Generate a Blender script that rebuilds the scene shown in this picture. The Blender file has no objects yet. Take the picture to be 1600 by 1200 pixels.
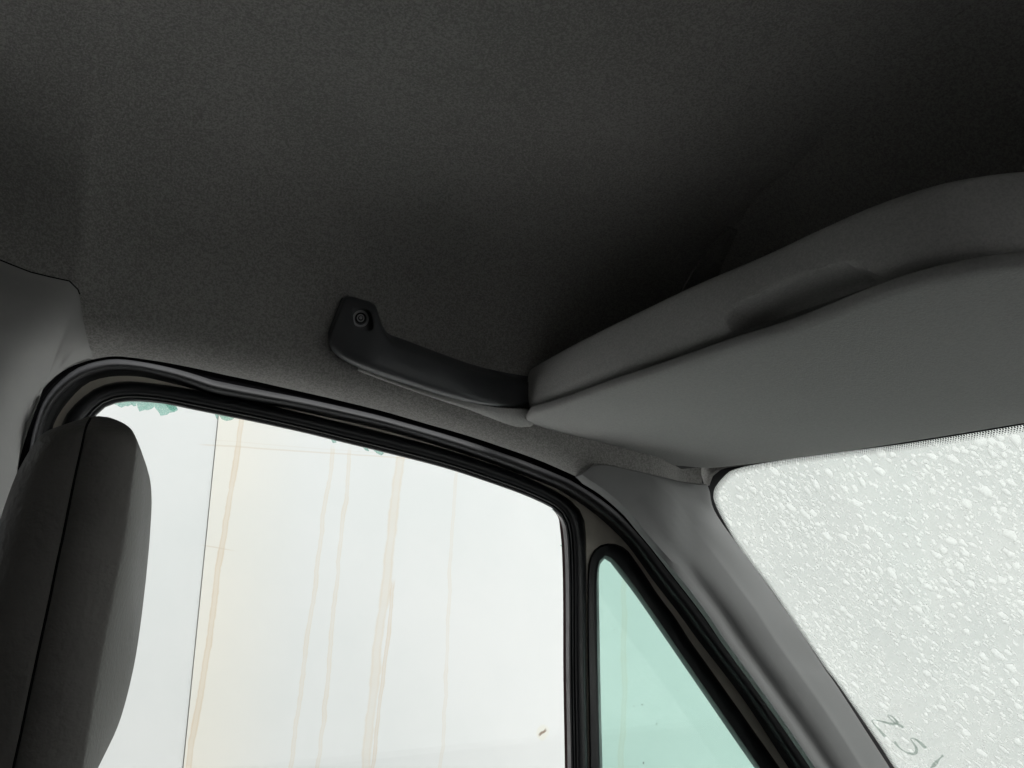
import bpy, bmesh, math, random
import numpy as np
from mathutils import Matrix, Vector

random.seed(7)
np.random.seed(7)
SC = bpy.context.scene
COL = SC.collection

# ------------------------------------------------------------------ camera
# X runs forward along the van, Y to its left side, Z up; ground at Z = 0
CAM = np.array([0.0, 0.0, 1.90])
YAW, PITCH, FPX = math.radians(26), math.radians(15), 1155.0
FW = np.array([math.sin(YAW) * math.cos(PITCH), math.cos(YAW) * math.cos(PITCH), math.sin(PITCH)])
RT = np.array([math.cos(YAW), -math.sin(YAW), 0.0])
UP = np.cross(RT, FW)
cam_d = bpy.data.cameras.new('camera')
cam = bpy.data.objects.new('camera', cam_d)
COL.objects.link(cam)
cam_d.sensor_width = 36.0
cam_d.lens = 36.0 * FPX / 1600.0
cam_d.clip_start, cam_d.clip_end = 0.01, 2000.0
cam.matrix_world = Matrix(((RT[0], UP[0], -FW[0], CAM[0]), (RT[1], UP[1], -FW[1], CAM[1]),
                           (RT[2], UP[2], -FW[2], CAM[2]), (0, 0, 0, 1)))
SC.camera = cam

# ------------------------------------------------------------------ light
world = bpy.data.worlds.new('World')
SC.world = world
world.use_nodes = True
wn, wl = world.node_tree.nodes, world.node_tree.links
wn.clear()
sky = wn.new('ShaderNodeTexSky')
sky.sky_type = 'NISHITA'
sky.sun_disc = False
sky.sun_elevation = math.radians(62)
sky.sun_rotation = math.radians(130)
sky.air_density, sky.dust_density, sky.ozone_density = 1.0, 4.0, 1.0
hs = wn.new('ShaderNodeHueSaturation')
hs.inputs['Saturation'].default_value = 0.10
bg = wn.new('ShaderNodeBackground')
bg.inputs['Strength'].default_value = 0.15
wo = wn.new('ShaderNodeOutputWorld')
wl.new(sky.outputs[0], hs.inputs['Color'])
wl.new(hs.outputs[0], bg.inputs['Color'])
wl.new(bg.outputs[0], wo.inputs['Surface'])

sun_d = bpy.data.lights.new('sun', 'SUN')
sun_d.energy = 0.5
sun_d.angle = math.radians(60)
sun_d.color = (1.0, 0.98, 0.95)
sun = bpy.data.objects.new('sun', sun_d)
COL.objects.link(sun)
_el, _az = math.radians(62), math.radians(130)
_sd = Vector((math.sin(_az) * math.cos(_el), math.cos(_az) * math.cos(_el), math.sin(_el)))
sun.rotation_euler = _sd.to_track_quat('Z', 'Y').to_euler()

SC.view_settings.view_transform = 'Standard'
SC.view_settings.look = 'None'
SC.view_settings.gamma = 1.0
SC.view_settings.exposure = 0.95
SC.view_settings.use_curve_mapping = False
SC.render.engine = 'CYCLES'
SC.cycles.max_bounces = 10
SC.cycles.diffuse_bounces = 6
SC.cycles.transparent_max_bounces = 16
SC.cycles.sample_clamp_indirect = 4.0
SC.cycles.use_denoising = True

# ------------------------------------------------------------------ helpers
def ray(px, py):
    return FW + (px - 800.0) / FPX * RT + (600.0 - py) / FPX * UP

def on_y(p, y):
    d = ray(*p); return CAM + d * ((y - CAM[1]) / d[1])

def on_z(p, dz):
    d = ray(*p); return CAM + d * (dz / d[2])

def on_plane(p, pt, n):
    d = ray(*p); return CAM + d * (np.dot(np.asarray(pt) - CAM, n) / np.dot(d, n))

def catmull(pts, ts):
    """evaluate a centripetal-ish Catmull-Rom spline through pts at knot parameters ts (0..len-1)"""
    P = np.asarray(pts, float); n = len(P); out = []
    for t in ts:
        i = min(int(t), n - 2); f = t - i
        p1, p2 = P[i], P[i + 1]
        p0 = P[i - 1] if i > 0 else 2 * p1 - p2
        p3 = P[i + 2] if i + 2 < n else 2 * p2 - p1
        d1, d2 = np.linalg.norm(p2 - p1), 1.0
        m1 = (p2 - p0) * d1 / max(np.linalg.norm(p1 - p0) + d1, 1e-9)
        m2 = (p3 - p1) * d1 / max(np.linalg.norm(p3 - p2) + d1, 1e-9)
        f2, f3 = f * f, f * f * f
        out.append((2 * f3 - 3 * f2 + 1) * p1 + (f3 - 2 * f2 + f) * m1 + (-2 * f3 + 3 * f2) * p2 + (f3 - f2) * m2)
    return np.array(out)

def dense(pts, n):
    """n points evenly spaced by arc length along the spline through pts"""
    D = catmull(pts, np.linspace(0, len(pts) - 1, max(400, n * 4)))
    s = np.concatenate([[0], np.cumsum(np.linalg.norm(np.diff(D, axis=0), axis=1))])
    q = np.linspace(0, s[-1], n)
    return np.stack([np.interp(q, s, D[:, k]) for k in range(D.shape[1])], 1)

def dense_seg(segs, counts):
    """spline through the concatenated segments (each starts at the last point of the one before), resampled per segment"""
    allp, marks = list(segs[0]), [0, len(segs[0]) - 1]
    for s in segs[1:]:
        allp += list(s); marks.append(len(allp) - 1)
    out = []
    for k, c in enumerate(counts):
        D = catmull(allp, np.linspace(marks[k], marks[k + 1], 400))
        s = np.concatenate([[0], np.cumsum(np.linalg.norm(np.diff(D, axis=0), axis=1))])
        q = np.linspace(0, s[-1], c + 1)
        R = np.stack([np.interp(q, s, D[:, j]) for j in range(2)], 1)
        out.append(R if k == 0 else R[1:])
    return np.concatenate(out)

def sm(a, b, x):
    t = min(max((x - a) / (b - a), 0.0), 1.0); return t * t * (3 - 2 * t)

def mesh_obj(name, verts, faces, mat, parent=None, smooth=True, solid=0.0, offset=-1.0, bevel=0.0, bseg=3, autosmooth=None):
    me = bpy.data.meshes.new(name)
    me.from_pydata([tuple(map(float, v)) for v in verts], [], faces)
    me.validate(); me.update()
    bm = bmesh.new(); bm.from_mesh(me)
    bmesh.ops.remove_doubles(bm, verts=bm.verts, dist=1e-6)
    bm.to_mesh(me); bm.free()
    o = bpy.data.objects.new(name, me)
    COL.objects.link(o)
    me.materials.append(mat)
    if smooth:
        for p in me.polygons: p.use_smooth = True
    if autosmooth is not None:
        me.set_sharp_from_angle(angle=math.radians(autosmooth))
    if solid:
        m = o.modifiers.new('solid', 'SOLIDIFY'); m.thickness = solid; m.offset = offset
        if smooth:
            es = o.modifiers.new('split', 'EDGE_SPLIT'); es.split_angle = math.radians(55)
    if bevel:
        m = o.modifiers.new('bevel', 'BEVEL'); m.width = bevel; m.segments = bseg; m.limit_method = 'ANGLE'
        m.angle_limit = math.radians(40); m.harden_normals = False
    if parent is not None: o.parent = parent
    return o

def grid_obj(name, G, mat, parent=None, closed_v=False, cap=False, flip=False, **kw):
    """G[i][j] -> grid of 3-D points"""
    n, m = len(G), len(G[0])
    verts = [p for row in G for p in row]
    faces = []
    for i in range(n - 1):
        for j in range(m if closed_v else m - 1):
            a, b = i * m + j, i * m + (j + 1) % m
            c, d = (i + 1) * m + (j + 1) % m, (i + 1) * m + j
            faces.append((d, c, b, a) if flip else (a, b, c, d))
    if cap:
        faces.append(tuple(range(m))[::-1] if not flip else tuple(range(m)))
        L = tuple((n - 1) * m + j for j in range(m))
        faces.append(L if not flip else L[::-1])
    return mesh_obj(name, verts, faces, mat, parent, **kw)

def empty(name, loc):
    o = bpy.data.objects.new(name, None); COL.objects.link(o)
    o.location = tuple(map(float, loc)); o.empty_display_size = 0.05
    return o

def adopt(child, parent):
    child.parent = parent
    child.matrix_parent_inverse = Matrix.Translation(-Vector(parent.location))
    return child

def tag(o, label=None, cat=None, group=None, kind=None):
    if label: o['label'] = label
    if cat: o['category'] = cat
    if group: o['group'] = group
    if kind: o['kind'] = kind
    return o

def box(name, lo, hi, mat, parent=None, bevel=0.0, **kw):
    x0, y0, z0 = lo; x1, y1, z1 = hi
    v = [(x0, y0, z0), (x1, y0, z0), (x1, y1, z0), (x0, y1, z0), (x0, y0, z1), (x1, y0, z1), (x1, y1, z1), (x0, y1, z1)]
    f = [(3, 2, 1, 0), (4, 5, 6, 7), (0, 1, 5, 4), (1, 2, 6, 5), (2, 3, 7, 6), (3, 0, 4, 7)]
    return mesh_obj(name, v, f, mat, parent, smooth=False, bevel=bevel, **kw)

def tube(name, path, r, mat, parent=None, sides=8):
    path = np.asarray(path, float); G = []
    rr = r if hasattr(r, '__len__') else [r] * len(path)
    for i, p in enumerate(path):
        t = path[min(i + 1, len(path) - 1)] - path[max(i - 1, 0)]
        t = t / np.linalg.norm(t)
        a = np.cross(t, [0.1, 1.0, 0.2]); a /= np.linalg.norm(a)
        b = np.cross(t, a)
        G.append([p + rr[i] * (math.cos(k * 2 * math.pi / sides) * a + math.sin(k * 2 * math.pi / sides) * b) for k in range(sides)])
    return grid_obj(name, G, mat, parent, closed_v=True, cap=True)

# ------------------------------------------------------------------ materials
class NT:
    def __init__(self, name):
        self.m = bpy.data.materials.new(name); self.m.use_nodes = True
        self.n, self.l = self.m.node_tree.nodes, self.m.node_tree.links
        self.n.clear()
        self.out = self.n.new('ShaderNodeOutputMaterial')
    def new(self, t, **kw):
        x = self.n.new(t)
        for k, v in kw.items(): setattr(x, k, v)
        return x
    def put(self, sock, v):
        if hasattr(v, 'links') or isinstance(v, bpy.types.NodeSocket): self.l.new(v, sock)
        else: sock.default_value = v
    def math(self, op, a, b=0.0, c=None, clamp=False):
        x = self.new('ShaderNodeMath', operation=op, use_clamp=clamp)
        self.put(x.inputs[0], a); self.put(x.inputs[1], b)
        if c is not None: self.put(x.inputs[2], c)
        return x.outputs[0]
    def noise(self, scale, detail=4, rough=0.55, vec=None, dist=0.0):
        x = self.new('ShaderNodeTexNoise')
        x.inputs['Scale'].default_value = scale; x.inputs['Detail'].default_value = detail
        x.inputs['Roughness'].default_value = rough; x.inputs['Distortion'].default_value = dist
        if vec is not None: self.l.new(vec, x.inputs['Vector'])
        return x.outputs['Fac']
    def pos(self):
        return self.new('ShaderNodeNewGeometry').outputs['Position']
    def mix(self, fac, a, b):
        x = self.new('ShaderNodeMix', data_type='RGBA')
        self.put(x.inputs['Factor'], fac); self.put(x.inputs['A'], a); self.put(x.inputs['B'], b)
        return x.outputs['Result']
    def smooth(self, v, lo, hi, a=0.0, b=1.0):
        x = self.new('ShaderNodeMapRange', interpolation_type='SMOOTHSTEP')
        self.put(x.inputs['Value'], v); self.put(x.inputs['From Min'], lo); self.put(x.inputs['From Max'], hi)
        self.put(x.inputs['To Min'], a); self.put(x.inputs['To Max'], b)
        return x.outputs['Result']
    def bump(self, h, strength, dist):
        x = self.new('ShaderNodeBump'); x.inputs['Strength'].default_value = strength
        x.inputs['Distance'].default_value = dist; self.l.new(h, x.inputs['Height'])
        return x.outputs['Normal']
    def principled(self, color, rough, normal=None, spec=0.5, sheen=0.0, metal=0.0):
        b = self.new('ShaderNodeBsdfPrincipled')
        self.put(b.inputs['Base Color'], color); self.put(b.inputs['Roughness'], rough)
        b.inputs['Specular IOR Level'].default_value = spec
        b.inputs['Metallic'].default_value = metal
        if sheen:
            b.inputs['Sheen Weight'].default_value = sheen; b.inputs['Sheen Roughness'].default_value = 0.6
        if normal is not None: self.l.new(normal, b.inputs['Normal'])
        return b
    def done(self, shader):
        self.l.new(shader.outputs[0] if hasattr(shader, 'outputs') else shader, self.out.inputs['Surface']); return self.m

def rgb(r, g, b): return (r, g, b, 1.0)

def fabric_mat(name, base, spread, bumpd=0.0007, sc=1.0):
    t = NT(name); p = t.pos()
    n1, n2, n3 = t.noise(520 * sc, 3, 0.75, p), t.noise(260 * sc, 4, 0.7, p), t.noise(6, 4, 0.6, p)
    f = t.math('ADD', t.math('MULTIPLY', n1, 0.5), t.math('ADD', t.math('MULTIPLY', n2, 0.35), t.math('MULTIPLY', n3, 0.15)))
    lo = rgb(*[c * (1 - spread) for c in base]); hi = rgb(*[c * (1 + spread) for c in base])
    col = t.mix(t.smooth(f, 0.40, 0.60), lo, hi)
    h = t.math('ADD', n1, t.math('MULTIPLY', n2, 1.2))
    return t.done(t.principled(col, 0.95, t.bump(h, 0.7, bumpd), spec=0.1, sheen=0.15))

def plastic_mat(name, base, rough, grain=900, bumpd=0.0002, spread=0.1, spec=0.4, scuff=0.0):
    t = NT(name); p = t.pos()
    n1, n2 = t.noise(grain, 2, 0.5, p), t.noise(11, 5, 0.65, p)
    col = t.mix(t.smooth(n2, 0.3, 0.7), rgb(*[c * (1 - spread) for c in base]), rgb(*[c * (1 + spread) for c in base]))
    r = t.smooth(n2, 0.3, 0.75, rough - 0.08, min(1.0, rough + 0.10))
    if scuff:
        n3 = t.noise(38, 6, 0.75, p)
        col = t.mix(t.smooth(n3, 0.60, 0.74, 0, scuff), col, rgb(*[min(1, c * 1.7 + 0.03) for c in base]))
    return t.done(t.principled(col, r, t.bump(n1, 0.5, bumpd), spec=spec))

M = {}
M['headliner'] = fabric_mat('headliner_felt', (0.315, 0.308, 0.296), 0.24, 0.0013)
M['shelf'] = fabric_mat('shelf_felt', (0.43, 0.426, 0.416), 0.09, 0.0005)
M['visor'] = fabric_mat('visor_vinyl', (0.385, 0.383, 0.375), 0.06, 0.0004)
M['pillar'] = plastic_mat('grey_pillar_plastic', (0.190, 0.190, 0.191), 0.60, 1100, 0.00015, 0.06, 0.35, 0.10)
M['pillar_lit'] = plastic_mat('grey_pillar_plastic_lit', (0.36, 0.358, 0.35), 0.55, 1100, 0.00015, 0.06, 0.35, 0.10)  # same plastic as the other pillar, lightened to carry the side-window light
M['handle'] = plastic_mat('dark_handle_plastic', (0.072, 0.075, 0.080), 0.40, 1300, 0.0001, 0.12, 0.5, 0.05)
M['recess'] = plastic_mat('recess_plastic', (0.016, 0.017, 0.019), 0.6, 1300, 0.0001, 0.1, 0.3)
M['rubber'] = plastic_mat('black_rubber', (0.012, 0.013, 0.015), 0.38, 700, 0.00015, 0.25, 0.45)
M['seal'] = plastic_mat('seal_rubber', (0.038, 0.039, 0.041), 0.58, 700, 0.0002, 0.3, 0.3, 0.08)
M['gap'] = plastic_mat('matte_black_gap_shade', (0.007, 0.007, 0.008), 0.95, 700, 0.0002, 0.2, 0.05)  # near-black colour standing in for shade in the seal gap and trim seam
M['paint'] = plastic_mat('taupe_door_paint', (0.62, 0.58, 0.50), 0.45, 60, 0.0001, 0.12, 0.4, 0.12)
M['seat'] = plastic_mat('black_seat_vinyl', (0.155, 0.149, 0.140), 0.55, 300, 0.0016, 0.15, 0.3, 0.04)
M['thread'] = plastic_mat('seam_thread', (0.006, 0.006, 0.006), 0.9, 1500, 0.0002, 0.1, 0.1)
M['frit'] = plastic_mat('black_frit', (0.006, 0.006, 0.008), 0.5, 500, 0.00005, 0.1, 0.12)
M['metal'] = plastic_mat('screw_metal', (0.42, 0.42, 0.44), 0.4, 300, 0.0001, 0.2, 0.5)
M['chrome'] = plastic_mat('channel_strip', (0.55, 0.54, 0.54), 0.45, 300, 0.0001, 0.15, 0.5)
M['brown'] = plastic_mat('channel_flock', (0.035, 0.018, 0.018), 0.9, 900, 0.0002, 0.2, 0.2)
def ink_mat():
    t = NT('thin_marker_ink'); p = t.pos()
    tr = t.new('ShaderNodeBsdfTransparent'); tr.inputs['Color'].default_value = rgb(0.60, 0.66, 0.63)
    df = t.new('ShaderNodeBsdfDiffuse'); df.inputs['Color'].default_value = rgb(0.2, 0.22, 0.21)
    m = t.new('ShaderNodeMixShader'); t.l.new(t.smooth(t.noise(90, 4, 0.6, p), 0.3, 0.7, 0.03, 0.2), m.inputs[0])
    t.l.new(tr.outputs[0], m.inputs[1]); t.l.new(df.outputs[0], m.inputs[2])
    return t.done(m)
M['ink'] = plastic_mat('grey_speck', (0.25, 0.26, 0.25), 0.7, 300, 0.00005, 0.25, 0.2)
M['dark'] = plastic_mat('dark_cab_plastic', (0.10, 0.10, 0.10), 0.7, 500, 0.0003, 0.15, 0.3)
M['floor'] = plastic_mat('cab_floor_rubber', (0.10, 0.10, 0.10), 0.8, 200, 0.0005, 0.2, 0.2)
M['cabgrey'] = plastic_mat('bulkhead_grey', (0.16, 0.16, 0.16), 0.7, 200, 0.0004, 0.1, 0.3)
M['white_paint'] = plastic_mat('white_body_paint', (0.70, 0.71, 0.70), 0.35, 60, 0.0001, 0.03, 0.5)

def glass_mat(name, tint, dirt=0.0, gloss=0.05):
    t = NT(name); p = t.pos()
    tr = t.new('ShaderNodeBsdfTransparent'); tr.inputs['Color'].default_value = rgb(*tint)
    gl = t.new('ShaderNodeBsdfGlossy'); gl.inputs['Roughness'].default_value = 0.03
    m1 = t.new('ShaderNodeMixShader'); m1.inputs[0].default_value = gloss
    t.l.new(tr.outputs[0], m1.inputs[1]); t.l.new(gl.outputs[0], m1.inputs[2])
    if not dirt: return t.done(m1)
    df = t.new('ShaderNodeBsdfTranslucent'); df.inputs['Color'].default_value = rgb(0.62, 0.63, 0.60)
    n = t.noise(5, 6, 0.7, p)
    m2 = t.new('ShaderNodeMixShader'); t.l.new(t.smooth(n, 0.3, 0.75, dirt * 0.5, dirt), m2.inputs[0])
    t.l.new(m1.outputs[0], m2.inputs[1]); t.l.new(df.outputs[0], m2.inputs[2])
    return t.done(m2)

M['marker'] = ink_mat()
M['quarter'] = glass_mat('green_quarter_glass', (0.755, 0.90, 0.855), 0.03, 0.03)
M['screen'] = glass_mat('windscreen_glass', (0.79, 0.805, 0.795), 0.16, 0.02)

def shard_mat():
    t = NT('green_broken_glass'); p = t.pos()
    tr = t.new('ShaderNodeBsdfTransparent'); tr.inputs['Color'].default_value = rgb(0.82, 0.95, 0.915)
    df = t.new('ShaderNodeBsdfTranslucent'); df.inputs['Color'].default_value = rgb(0.50, 0.80, 0.71)
    gl = t.new('ShaderNodeBsdfGlossy'); gl.inputs['Roughness'].default_value = 0.1
    v = t.new('ShaderNodeTexVoronoi', feature='DISTANCE_TO_EDGE'); v.inputs['Scale'].default_value = 330
    t.l.new(p, v.inputs['Vector'])
    edge = t.smooth(v.outputs['Distance'], 0.02, 0.09, 0.60, 0.06)
    m1 = t.new('ShaderNodeMixShader'); t.l.new(edge, m1.inputs[0])
    t.l.new(tr.outputs[0], m1.inputs[1]); t.l.new(df.outputs[0], m1.inputs[2])
    m2 = t.new('ShaderNodeMixShader'); m2.inputs[0].default_value = 0.08
    t.l.new(m1.outputs[0], m2.inputs[1]); t.l.new(gl.outputs[0], m2.inputs[2])
    return t.done(m2)
M['shard'] = shard_mat()

def drop_mat():
    t = NT('slushy_drop'); p = t.pos()
    df = t.new('ShaderNodeBsdfTranslucent')
    t.put(df.inputs['Color'], t.mix(t.noise(70, 3, 0.6, p), rgb(0.84, 0.86, 0.84), rgb(0.97, 0.98, 0.96)))
    tr = t.new('ShaderNodeBsdfTransparent')
    m = t.new('ShaderNodeMixShader'); m.inputs[0].default_value = 0.60
    t.l.new(df.outputs[0], m.inputs[1]); t.l.new(tr.outputs[0], m.inputs[2])
    return t.done(m)
M['drop'] = drop_mat()

# ------------------------------------------------------------------ traced outlines (photo pixels) and the surfaces they lie on
Y_T, Y_SEAL, Y_PAINT, Y_FRAME, Y_GLASS, Y_WALL = 0.836, 0.866, 0.900, 0.902, 0.930, 2.60
SCREEN_PT = CAM + np.array([0.74, 0.85, 0.155])
SCREEN_N = np.array([0.44, 0.0, 0.36]); SCREEN_N /= np.linalg.norm(SCREEN_N)
def on_screen(p, inward=0.0): return on_plane(p, SCREEN_PT - SCREEN_N * inward, SCREEN_N)

T1 = [(12, 1420), (14, 1200), (16, 1000), (19, 850), (26, 745), (37.5, 680), (43, 660), (51, 639), (60, 620), (70, 605), (86, 589), (106, 575), (125, 567), (144, 562), (161, 558), (181, 556.5), (200, 558)]
T2 = [(237, 563), (262, 567), (285, 571.5), (312, 577), (350, 585.5), (400, 596), (462, 610), (525, 624.5), (600, 643), (662, 661), (725, 679), (780, 697), (842, 719), (886, 738), (903, 746)]
T3 = [(936, 766), (961, 786), (980, 804), (997, 825), (1019, 851), (1050, 891), (1100, 956), (1130, 1000), (1183, 1073), (1225, 1132), (1270, 1198), (1340, 1300), (1420, 1420)]
S1 = [(58, 1420), (59, 1200), (60, 1000), (63, 850), (69, 730), (78, 668), (87, 646), (100, 627), (119, 606), (137, 592), (162, 584), (187, 581.5), (200, 581.5)]
S2 = [(225, 583.5), (256, 590), (287, 597.5), (312, 604.5), (337, 611.5), (375, 619), (400, 623.5), (462, 635), (525, 649), (600, 666.5), (662, 684), (725, 704), (780, 723), (830, 742), (868, 757), (880, 763)]
S3 = [(917, 787), (942, 806), (967, 829), (985, 848), (1003, 872), (1025, 903), (1062, 951), (1097, 999), (1167, 1091), (1238, 1199), (1305, 1300), (1385, 1420)]
D_PX = [(78, 1420), (78, 1200), (79, 1000), (82, 800), (88, 700), (97, 662), (109, 641), (125, 625), (144, 610), (169, 599.5), (200, 596), (237, 599), (287, 606), (337, 616), (400, 628.5), (475, 646), (550, 664), (600, 676), (700, 703), (780, 729.5), (830, 749), (874, 770.5), (892, 782.5), (905, 796), (912, 811), (915, 829), (916, 880), (916, 930), (916.5, 1050), (919, 1200), (922, 1420)]
W_PX = [(116, 1420), (116, 1200), (117, 1000), (120, 800), (126, 710), (140, 664), (160, 640), (175, 632), (200, 627.5), (237, 629), (262, 632), (300, 640), (350, 650), (400, 660), (475, 676.5), (550, 695), (600, 707), (700, 733), (780, 759.5), (817, 773), (849, 787), (867, 797), (879, 811), (884, 829), (887, 867), (888.5, 930), (889, 1050), (891.5, 1200), (894, 1420)]
Q_PX = [(923, 1420), (921.5, 1200), (919.5, 1080), (918, 1000), (918, 930), (919, 888), (923, 869), (932, 856), (947, 849.5), (965, 851), (980, 860), (991, 874.5), (1010, 902), (1027, 928), (1056, 967), (1077, 1000), (1100, 1032), (1150, 1103), (1217, 1198), (1290, 1300), (1375, 1420)]
G_PX = [(945, 1420), (941.5, 1200), (939, 1100), (937.5, 1020), (936, 930), (936, 890), (939, 878), (945, 873), (951, 876), (966, 895), (992, 929), (1041, 1000), (1100, 1086), (1178, 1199), (1250, 1300), (1335, 1420)]
SEAM_PX = [(903, 746), (915, 740.5), (924, 734), (933, 730.5), (949, 731.5), (985, 738.5), (1022, 747), (1060, 756), (1085, 760), (1102, 760)]
V_PX = [(1102, 760), (1105, 770), (1106.5, 782), (1110, 795), (1122, 816), (1147, 851), (1200, 923), (1250, 994), (1286, 1049), (1300, 1068), (1366, 1170), (1386, 1201), (1450, 1300), (1530, 1420)]
C_PX = [(1012, 748), (1040, 775), (1068, 806), (1100, 851), (1137, 900), (1175, 951), (1207, 1000), (1242, 1049), (1308, 1144), (1342, 1198), (1412, 1300), (1493, 1420)]
TOP_PX = [(1102, 760), (1103.5, 754), (1107, 746), (1114, 739), (1125, 733), (1141, 730), (1154, 728.5), (1200, 721.5), (1260, 711.5), (1330, 700), (1400, 688.5), (1500, 671), (1600, 653), (1750, 625), (2000, 575)]

NS = (60, 110, 90)
Tp, Sp = dense_seg([T1, T2, T3], NS), dense_seg([S1, S2, S3], NS)
T3D = np.array([on_y(p, Y_T) for p in Tp])

# ================================================================== the setting: cab shell and unseen ground
gt = NT('pale_bounce_concrete')  # unseen ground, made this pale to bounce light up into the cab
_p = gt.pos()
_n = gt.noise(40, 6, 0.7, _p)
M['concrete'] = gt.done(gt.principled(gt.mix(_n, rgb(0.62, 0.62, 0.61), rgb(0.82, 0.82, 0.81)), 0.9, gt.bump(_n, 0.5, 0.01), spec=0.2))
ground = mesh_obj('ground', [(-300, -300, 0), (300, -300, 0), (300, 300, 0), (-300, 300, 0)], [(0, 1, 2, 3)], M['concrete'], smooth=False)
tag(ground, kind='structure')
cab_floor = box('cab_floor', (-0.62, -1.02, 0.72), (1.75, 0.96, 0.80), M['floor'])
tag(cab_floor, kind='structure')
bulkhead = box('bulkhead', (-0.66, -1.02, 0.80), (-0.62, 0.90, 2.36), M['cabgrey'])
tag(bulkhead, kind='structure')

# ------------------------------------------------------------------ headliner: edge curve, rolled lip, side wall, roof
ZR = CAM[2] + 0.43
n_t12 = NS[0] + NS[1]
# lowest edge: along the door aperture, then along the pillar seam to the windscreen corner
edge = []
for x in np.linspace(-0.62, -0.165, 5): edge.append((x, Y_T, None))
start = next(i for i in range(len(T3D)) if T3D[i][0] > -0.115 and Tp[i][1] < 575)
for i in range(start, n_t12 + 1): edge.append(tuple(T3D[i]))
z_first = edge[5][2]
edge = [(x, y, z_first + 0.075 if z is None else z) for x, y, z in edge]

# past the seam the sheet runs on behind the pillar trim and turns towards the windscreen corner
V0 = on_screen(V_PX[0], 0.026)
x_e = edge[-1][0]
R_ROLL, PEXP, Y_IN = 0.034, 2.35, 0.50
for i in range(n_t12 + 1, len(T3D)):
    P = T3D[i]
    if P[0] <= edge[-1][0] + 0.0005: continue
    if P[2] < edge[n_t12 - start + 5][2] - 0.030 or P[0] > V0[0] - 0.06: break
    edge.append(tuple(P))
z_l = edge[-1][2]
for x in np.linspace(edge[-1][0] + 0.01, V0[0] + 0.01, 8): edge.append((x, Y_T, z_l))
edge = [(x, y + (V0[1] + 1.2 * R_ROLL + 0.002 - y) * sm(V0[0] - 0.13, V0[0] - 0.02, x), z) for x, y, z in edge]
e_arr = []
lastx = -9
for e in edge:
    if e[0] > lastx + 0.0008: e_arr.append(e); lastx = e[0]
EX = np.array([e[0] for e in e_arr]); EY = np.array([e[1] for e in e_arr]); EZ = np.array([e[2] for e in e_arr])

def wall_y(x, z, flat=False):
    y0, z0 = np.interp(x, EX, EY), np.interp(x, EX, EZ)
    yb, zb = y0 - 1.2 * R_ROLL, z0 + R_ROLL
    if z < zb and not flat:
        c = min(max(1 - (z - z0) / R_ROLL, 0.0), 1.0)
        return y0 - 1.2 * R_ROLL * math.sqrt(max(0.0, 1 - c * c))
    e = min(max((z - zb) / (ZR - zb), 0.0), 1.0)
    return Y_IN + (yb - Y_IN) * (1 - e ** PEXP) ** (1 / PEXP)
def on_wall(p, inb=0.0, flat=False):
    d = ray(*p); lo, hi = 0.2, 1.6
    for _ in range(50):
        t = (lo + hi) / 2; P = CAM + d * t
        z = P[2]
        if z > ZR or P[1] > wall_y(P[0], z, flat) - inb: hi = t
        else: lo = t
    return CAM + d * lo

def liner_col(x):
    y0, z0 = np.interp(x, EX, EY), np.interp(x, EX, EZ)
    col = [(x, y0 + 0.012, z0 + 0.012), (x, y0 + 0.006, z0 + 0.003)]
    for a in np.linspace(0, math.pi / 2, 9):
        col.append((x, y0 - R_ROLL * math.sin(a) * 1.2, z0 + R_ROLL * (1 - math.cos(a))))
    yb, zb = y0 - 1.2 * R_ROLL, z0 + R_ROLL
    for e in list(np.linspace(0.06, 0.9, 14)) + [0.95, 0.98, 0.995, 1.0]:
        y = Y_IN + (yb - Y_IN) * (1 - e ** PEXP) ** (1 / PEXP)
        col.append((x, y, zb + (ZR - zb) * e))
    for y in (0.40, 0.25, 0.1, -0.1, -0.3, -0.5, -0.7):
        col.append((x, y, ZR + 0.012 * (1 - (y / 0.9) ** 2)))
    for e in (0.95, 0.85, 0.6, 0.3, 0.0):
        y = Y_IN + (0.86 - Y_IN) * (1 - e ** PEXP) ** (1 / PEXP)
        col.append((x, -y - 0.08, 2.06 + (ZR - 2.06) * e))
    return col
K0 = 11 + 6
XF = V0[0] - 0.004
xs = np.concatenate([np.linspace(-0.62, -0.21, 8), np.linspace(-0.20, XF, 190)])
headliner = grid_obj('headliner', [liner_col(x)[:K0 + 3] for x in xs], M['headliner'], solid=0.004, offset=-1.0, flip=True)
tag(headliner, kind='structure')
grid_obj('headliner_roof', [liner_col(x)[K0 + 2:] for x in xs if x < 0.60], M['headliner'], headliner, solid=0.004, offset=-1.0, flip=True)
# inner end of the shelf space above the visor
grid_obj('shelf_side', [liner_col(x)[K0:K0 + 9] for x in np.linspace(0.59, 0.69, 8)], M['headliner'], headliner, solid=0.003, offset=1.0, flip=True)

# windscreen pillar surface (rows along the pillar, columns from the door side to the glass)
NP_ = 80
tp = dense([(903, 746)] + T3, NP_)
vp = dense(V_PX, NP_)
cp = dense(C_PX, NP_)
PROF = [(0.0, 0.0), (0.012, .013), (0.03, .0215), (0.05, .0262), (0.085, .0262), (0.16, .0170), (0.26, .0125), (0.36, .0145), (0.46, .0215), (0.56, .0270), (0.70, .0300), (0.85, .0316), (0.97, .0320), (1.0, .0318)]
STRIP = [(0.06, .0290), (0.3, .0235), (0.6, .0145), (0.85, .0065), (0.96, .0025), (1.0, 0.0)]
NCOL = len(PROF) + len(STRIP)
def row_px(k):
    a, c, b = tp[k], cp[k], vp[k]
    return [a + (c - a) * f for f, _ in PROF] + [c + (b - c) * g for g, _ in STRIP]
r0 = row_px(0)
cum = np.concatenate([[0], np.cumsum([np.linalg.norm(r0[j + 1] - r0[j]) for j in range(NCOL - 1)])]); cum /= cum[-1]
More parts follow.
